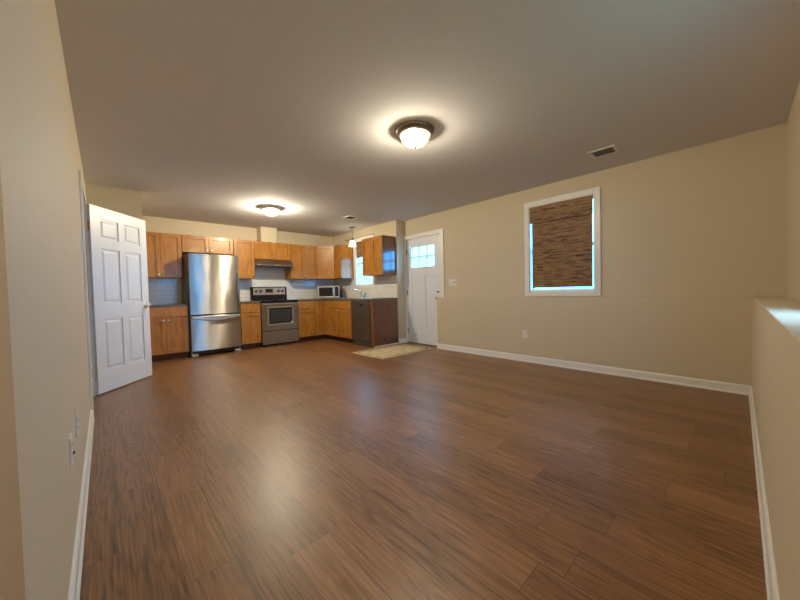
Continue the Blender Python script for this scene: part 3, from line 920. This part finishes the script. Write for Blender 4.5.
for x in (0.105, 0.195, 0.580, 0.665):
    MB().lathe([(0, 0.02), (0.026, 0.0), (0.026, -0.012), (0.020, -0.030), (0.0, -0.031)], (x, 0.5505, 1.112), 'y', 18).build('knob', M['slot'], pn, smooth=True)
MB().prism([(0.549, 1.080), (0.556, 1.080), (0.562, 1.160), (0.554, 1.160)], 'x', 0.300, 0.455).build('display', M['blackglass'], pn)
for x, y, q in ((0.20, 0.16, 0.10), (0.56, 0.16, 0.08), (0.20, 0.41, 0.08), (0.56, 0.41, 0.10)):
    MB().lathe([(q - 0.003, 0.9170), (q - 0.003, 0.9175), (q, 0.9175), (q, 0.9170)], (x, y, 0), 'z', 40).build('burner_ring', M['greyplastic'], r)

# hood
r = thing('range_hood', 'grey steel range hood below the short cabinet above the range', 'range hood', (2.396, 7.002, 0))
HW = 0.756
hd = MB().prism([(0.0, 1.768), (-0.325, 1.768), (-0.445, 1.672), (-0.470, 1.655), (-0.470, 1.625), (0.0, 1.625)], 'x', 0, HW).build('hood_body', M['steel_dark'], r, bevel=0.004)
MB().box(0.10, HW - 0.10, -0.42, -0.08, 1.619, 1.6249).build('filter', M['greyplastic'], r)
MB().box(0.05, HW - 0.05, -0.455, -0.435, 1.6145, 1.6249).build('lower_lip', M['slot'], r)
MB().box(0.345, 0.455, -0.474, -0.470, 1.634, 1.646).build('name_strip', M['paleplastic'], r)

# dishwasher
r = thing('dishwasher', 'dark stainless dishwasher between sink cabinet and end panel', 'dishwasher', (XC, 5.302, 0), -H90)
DWW = 0.604
MB().box(0.004, DWW - 0.004, 0.01, 0.57, 0.02, 0.866).build('tub', M['greyplastic'], r)
dr = MB()
cells(dr, 'y', -0.030, 0.008, 0.005, DWW - 0.005, 0.105, 0.866, [(0.19, 0.41, 0.765, 0.815)])
dr = dr.build('door', M['steel_dark'], r, bevel=0.003)
MB().box(0.19, 0.41, -0.002, 0.006, 0.765, 0.815).build('handle_pocket', M['slot'], dr)
MB().box(0.20, 0.285, -0.024, -0.003, 0.792, 0.812).build('pocket_lip', M['chrome'], dr, bevel=0.003)
MB().box(0.006, DWW - 0.006, -0.022, 0.006, 0.8665, 0.876).build('control_strip', M['black'], r)
MB().cyl((DWW - 0.11, 0, 0.175), 0.018, -0.0325, -0.030, 'y').build('sticker', M['plastic'], dr)
MB().box(0.02, DWW - 0.02, 0.05, 0.06, 0.0, 0.100).build('kick_plate', M['black'], r)

# microwave, turned into the corner
r = thing('microwave', 'stainless microwave standing diagonally in the counter corner', 'microwave', (3.731, 6.598, 0.9142), -math.pi / 4)
MWW = 0.500
for x in (0.04, MWW - 0.06):
    for y in (0.04, 0.30):
        MB().cyl((x + 0.01, y, 0), 0.012, 0, 0.013).build('foot', M['slot'], r)
MB().box(0.0, MWW, 0.02, 0.345, 0.012, 0.288).build('case', M['black'], r, bevel=0.004)
md = MB()
cells(md, 'y', 0.0, 0.02, 0.0, 0.385, 0.014, 0.286, [(0.035, 0.350, 0.052, 0.250)])
md = md.build('door', M['chrome'], r, bevel=0.002)
MB().box(0.035, 0.350, 0.006, 0.012, 0.052, 0.250).build('window', M['blackglass'], md)
MB().tube([(0.368, -0.002, 0.05), (0.368, -0.028, 0.065), (0.368, -0.030, 0.15), (0.368, -0.028, 0.235), (0.368, -0.002, 0.25)], 0.011, 10).build('handle', M['chrome'], md, smooth=True)
mp_ = MB(); cells(mp_, 'y', 0.0, 0.02, 0.388, MWW, 0.014, 0.286, [(0.402, MWW - 0.016, 0.04, 0.262)])
mp_ = mp_.build('control_panel', M['chrome'], r, bevel=0.002)
MB().box(0.402, MWW - 0.016, 0.003, 0.012, 0.04, 0.262).build('keypad', M['blackglass'], mp_)

# ------------------------------------------------------------------ lamps
def point(name, loc, watt, color, radius, parent):
    l = bpy.data.lights.new(name, 'POINT')
    l.energy, l.color, l.shadow_soft_size = watt, color, radius
    o = bpy.data.objects.new(name, l)
    COL.objects.link(o)
    o.parent = parent
    o.location = loc
    return o


def dome_lamp(label, x, y, R, ring_m, dome_m, watt, bulbs):
    r = thing('ceiling_lamp', label, 'ceiling lamp', (x, y, HC), 0, 'flush ceiling lamps')
    MB().lathe([(0.0, 0.0), (R, 0.0), (R, -0.010), (R - 0.010, -0.024), (R - 0.022, -0.032), (R - 0.024, -0.043), (R - 0.034, -0.047), (R - 0.040, -0.043), (R - 0.045, -0.02), (0.0, -0.02)], (0, 0, 0), 'z', 48).build('pan', ring_m, r, smooth=True)
    prof = []
    Rd = R - 0.042
    for k in range(13):
        a = k / 12 * H90
        prof.append((max(Rd * math.cos(a), 0.0), -0.042 - 0.098 * math.sin(a)))
    prof[-1] = (0.0, prof[-1][1])
    MB().lathe(prof, (0, 0, 0), 'z', 48).build('glass_dome', dome_m, r, smooth=True)
    MB().lathe([(0, -0.136), (0.012, -0.137), (0.014, -0.144), (0.008, -0.150), (0.006, -0.158), (0, -0.160)], (0, 0, 0), 'z', 16).build('finial', ring_m, r, smooth=True)
    for bx__, by__ in bulbs:
        point('bulb_light', (bx__, by__, -0.072), watt / len(bulbs), WARM, 0.042, r)
    return r


dome_lamp('flush dome lamp with dark metal rim in the ceiling middle', 2.20, 1.95, 0.170, M['bronze'], M['dome'], MAIN_W, [(-0.015, 0.01)])
dome_lamp('flush dome lamp with pale rim over the kitchen', 2.18, 5.19, 0.160, M['white_metal'], M['dome_k'], KITCHEN_W, [(0.0, 0.0)])
dome_lamp('added unseen dome lamp on the side hall ceiling beside the camera', -0.72, 0.28, 0.160, M['bronze'], M['dome'], HALL_FILL_W, [(0.0, 0.0)])  # out-of-view lamp added to warm the hall wall strip

r = thing('pendant_lamp', 'small glass pendant lamp hanging before the sink window', 'pendant lamp', (4.11, 5.70, HC))
MB().lathe([(0, 0), (0.062, 0), (0.060, -0.012), (0.045, -0.024), (0.012, -0.030), (0, -0.030)], (0, 0, 0), 'z', 28).build('canopy', M['bronze'], r, smooth=True)
MB().cyl((0, 0, 0), 0.005, -0.245, -0.025, seg=10).build('rod', M['bronze'], r)
MB().lathe([(0, -0.235), (0.014, -0.237), (0.022, -0.255), (0.026, -0.288), (0, -0.289)], (0, 0, 0), 'z', 20).build('socket', M['bronze'], r, smooth=True)
MB().lathe([(0.026, -0.280), (0.040, -0.292), (0.052, -0.325), (0.062, -0.365), (0.082, -0.405), (0.096, -0.425)], (0, 0, 0), 'z', 32)
mb = MB()
prof = [(0.027, -0.283), (0.042, -0.293), (0.054, -0.325), (0.064, -0.365), (0.082, -0.402), (0.092, -0.420)]
seg = 32
rows = []
for rr, hh in prof:
    rows.append([mb.bm.verts.new((rr * math.cos(2 * math.pi * k / seg), rr * math.sin(2 * math.pi * k / seg), hh)) for k in range(seg)])
for a, b in zip(rows, rows[1:]):
    for k in range(seg):
        mb.bm.faces.new((a[k], a[(k + 1) % seg], b[(k + 1) % seg], b[k]))
mb.build('glass_shade', M['shade'], r, smooth=True)
point('bulb_light', (0, 0, -0.36), PENDANT_W, WARM, 0.025, r)


# ------------------------------------------------------------------ shades
def bamboo_panel(name, parent, x, y0, y1, z0, z1, th=0.0035):
    mb = MB()
    pitch = 0.0062
    n = int((z1 - z0) / pitch)
    for i in range(n):
        z = z0 + (i + 0.5) * (z1 - z0) / n
        j = random.uniform(-0.0008, 0.0008)
        h = pitch * 0.56
        mb.prism([(x - th / 2 + j, z - h), (x + th / 2 + j, z - h), (x + th / 2 + j, z + h), (x - th / 2 + j, z + h)], 'y', y0, y1)
    o = mb.build(name, M['bamboo'], parent)
    mb = MB()
    k = int((y1 - y0) / 0.020)
    for i in range(k + 1):
        y = y0 + 0.006 + (y1 - y0 - 0.012) * i / k
        mb.box(x - th / 2 - 0.0022, x + th / 2 + 0.0022, y - 0.0015, y + 0.0015, z0, z1)
    mb.build('stitching', M['thread'], o)
    return o


r = thing('bamboo_shade', 'brown bamboo shade pulled down over the right wall window', 'window shade')
MB().box(4.632, 4.668, 1.250, 2.030, 2.158, 2.181).build('headrail', M['kick'], r)
bamboo_panel('valance', r, 4.613, 1.236, 2.032, 1.955, 2.182)
bamboo_panel('shade_panel', r, 4.645, 1.250, 2.012, 1.052, 2.158)
MB().box(4.640, 4.650, 1.250, 2.012, 1.044, 1.056).build('bottom_rail', M['kick'], r)

r = thing('bamboo_shade', 'raised bamboo shade stacked at the top of the sink window', 'window shade')
MB().box(4.420, 4.440, 5.416, 5.994, 2.165, 2.187).build('headrail', M['kick'], r)
bamboo_panel('valance', r, 4.413, 5.416, 5.994, 2.035, 2.186)
st = bamboo_panel('folded_stack', r, 4.430, 5.420, 5.990, 1.850, 2.165, th=0.012)
MB().box(4.423, 4.437, 5.420, 5.990, 1.832, 1.850).build('bottom_rail', M['kick'], r)

r = thing('curtain_rod', 'thin dark wire rod above the sink window and pendant', 'curtain rod')
MB().tube([(XK - 0.075, 6.33, 2.265), (XK - 0.075, 5.34, 2.265)], 0.004, 8).build('rod', M['bronze'], r)
for y in (6.33, 5.34):
    MB().tube([(XK, y, 2.265), (XK - 0.075, y, 2.265)], 0.004, 8).box(XK - 0.004, XK, y - 0.01, y + 0.01, 2.235, 2.29).build('bracket', M['bronze'], r)


# ------------------------------------------------------------------ plates, vents
def plate(name, label, cat, loc, rz, w, h, kind, group):
    """Wall plate; local frame: x across, -y out of the wall."""
    r = thing(name, label, cat, loc, rz, group)
    MB().box(-w / 2, w / 2, -0.006, 0, -h / 2, h / 2).build('cover_plate', M['plastic'], r, bevel=0.002)
    if kind == 'outlet':
        for z in (-0.020, 0.020):
            f = MB().box(-0.016, 0.016, -0.008, -0.006, z - 0.013, z + 0.013).build('socket_face', M['plastic'], r, bevel=0.003)
            MB().box(-0.008, -0.005, -0.0085, -0.008, z - 0.003, z + 0.006).box(0.005, 0.008, -0.0085, -0.008, z - 0.003, z + 0.006).build('slot', M['slot'], f)
    elif kind == 'switch':
        n = max(1, round(w / 0.055))
        for i in range(n):
            x = (i - (n - 1) / 2) * 0.046
            if n == 3 and i == 2:
                MB().cyl((x, 0, 0), 0.011, -0.020, -0.006, 'y').build('dimmer_knob', M['greyplastic'], r)
            else:
                MB().box(x - 0.005, x + 0.005, -0.016, -0.006, -0.004, 0.014).build('toggle', M['plastic'], r, bevel=0.001)
    return r


G = 'white electrical plates on the walls'
plate('outlet', 'white outlet low on the wall below the bamboo-shaded window', 'outlet', (XLOW, 2.068, 0.395), -H90, 0.072, 0.116, 'outlet', G)
plate('outlet', 'white outlet on the tile right of the faucet', 'outlet', (XK - 0.008, 5.10, 1.12), -H90, 0.072, 0.116, 'outlet', G)
plate('light_switch', 'white three-gang switch plate right of the entry door', 'light switch', (XR, 3.42, 1.175), -H90, 0.165, 0.118, 'switch', G)
o1 = plate('outlet', 'white outlet on the left wall, nearer of two, with black plug', 'outlet', (XL, 1.79, 0.450), H90, 0.072, 0.116, 'outlet', G)
MB().cyl((0.0, 0, -0.012), 0.005, -0.014, -0.008, 'y', 12).build('plug', M['slot'], o1)
plate('outlet', 'white outlet on the left wall, farther of two', 'outlet', (XL, 2.15, 0.450), H90, 0.072, 0.116, 'outlet', G)
plate('light_switch', 'pale switch plate on the left wall beside the open doorway', 'light switch', (XL, 3.62, 1.47), H90, 0.075, 0.118, 'switch', G)


def vent(label, x0, x1, y0, y1):
    r = thing('ceiling_vent', label, 'ceiling vent', ((x0 + x1) / 2, (y0 + y1) / 2, HC), 0, 'ceiling air vents')
    hx, hy = (x1 - x0) / 2, (y1 - y0) / 2
    mb = MB(); cells(mb, 'z', -0.008, 0, -hx, hx, -hy, hy, [(-hx + 0.026, hx - 0.026, -hy + 0.034, hy - 0.034)])
    mb.build('frame', M['white_metal'], r, bevel=0.002)
    MB().box(-hx + 0.026, hx - 0.026, -hy + 0.034, hy - 0.034, -0.002, -0.0005).build('duct_opening', M['slot'], r)
    mb = MB()
    n = 9
    for i in range(n):
        y = -hy + 0.034 + (2 * hy - 0.068) * (i + 0.5) / n
        mb.prism([(y - 0.004, -0.002), (y + 0.003, -0.007), (y + 0.0045, -0.006), (y - 0.002, -0.001)], 'x', -hx + 0.026, hx - 0.026)
    mb.build('louvres', M['greyplastic'], r)


vent('dark slotted air vent in the ceiling near the bamboo-shaded window', 3.910, 4.128, 0.842, 1.092)
vent('small air vent in the ceiling near the pendant lamp', 3.480, 3.690, 4.860, 5.100)

# rug
mb = MB().prism([(3.236, 3.735), (4.400, 3.705), (4.390, 4.515), (3.226, 4.535)], 'z', 0.0005, 0.010)
tag(mb.build('rug', M['rug'], bevel=0.003), 'small beige bordered rug lying before the entry door', 'rug')
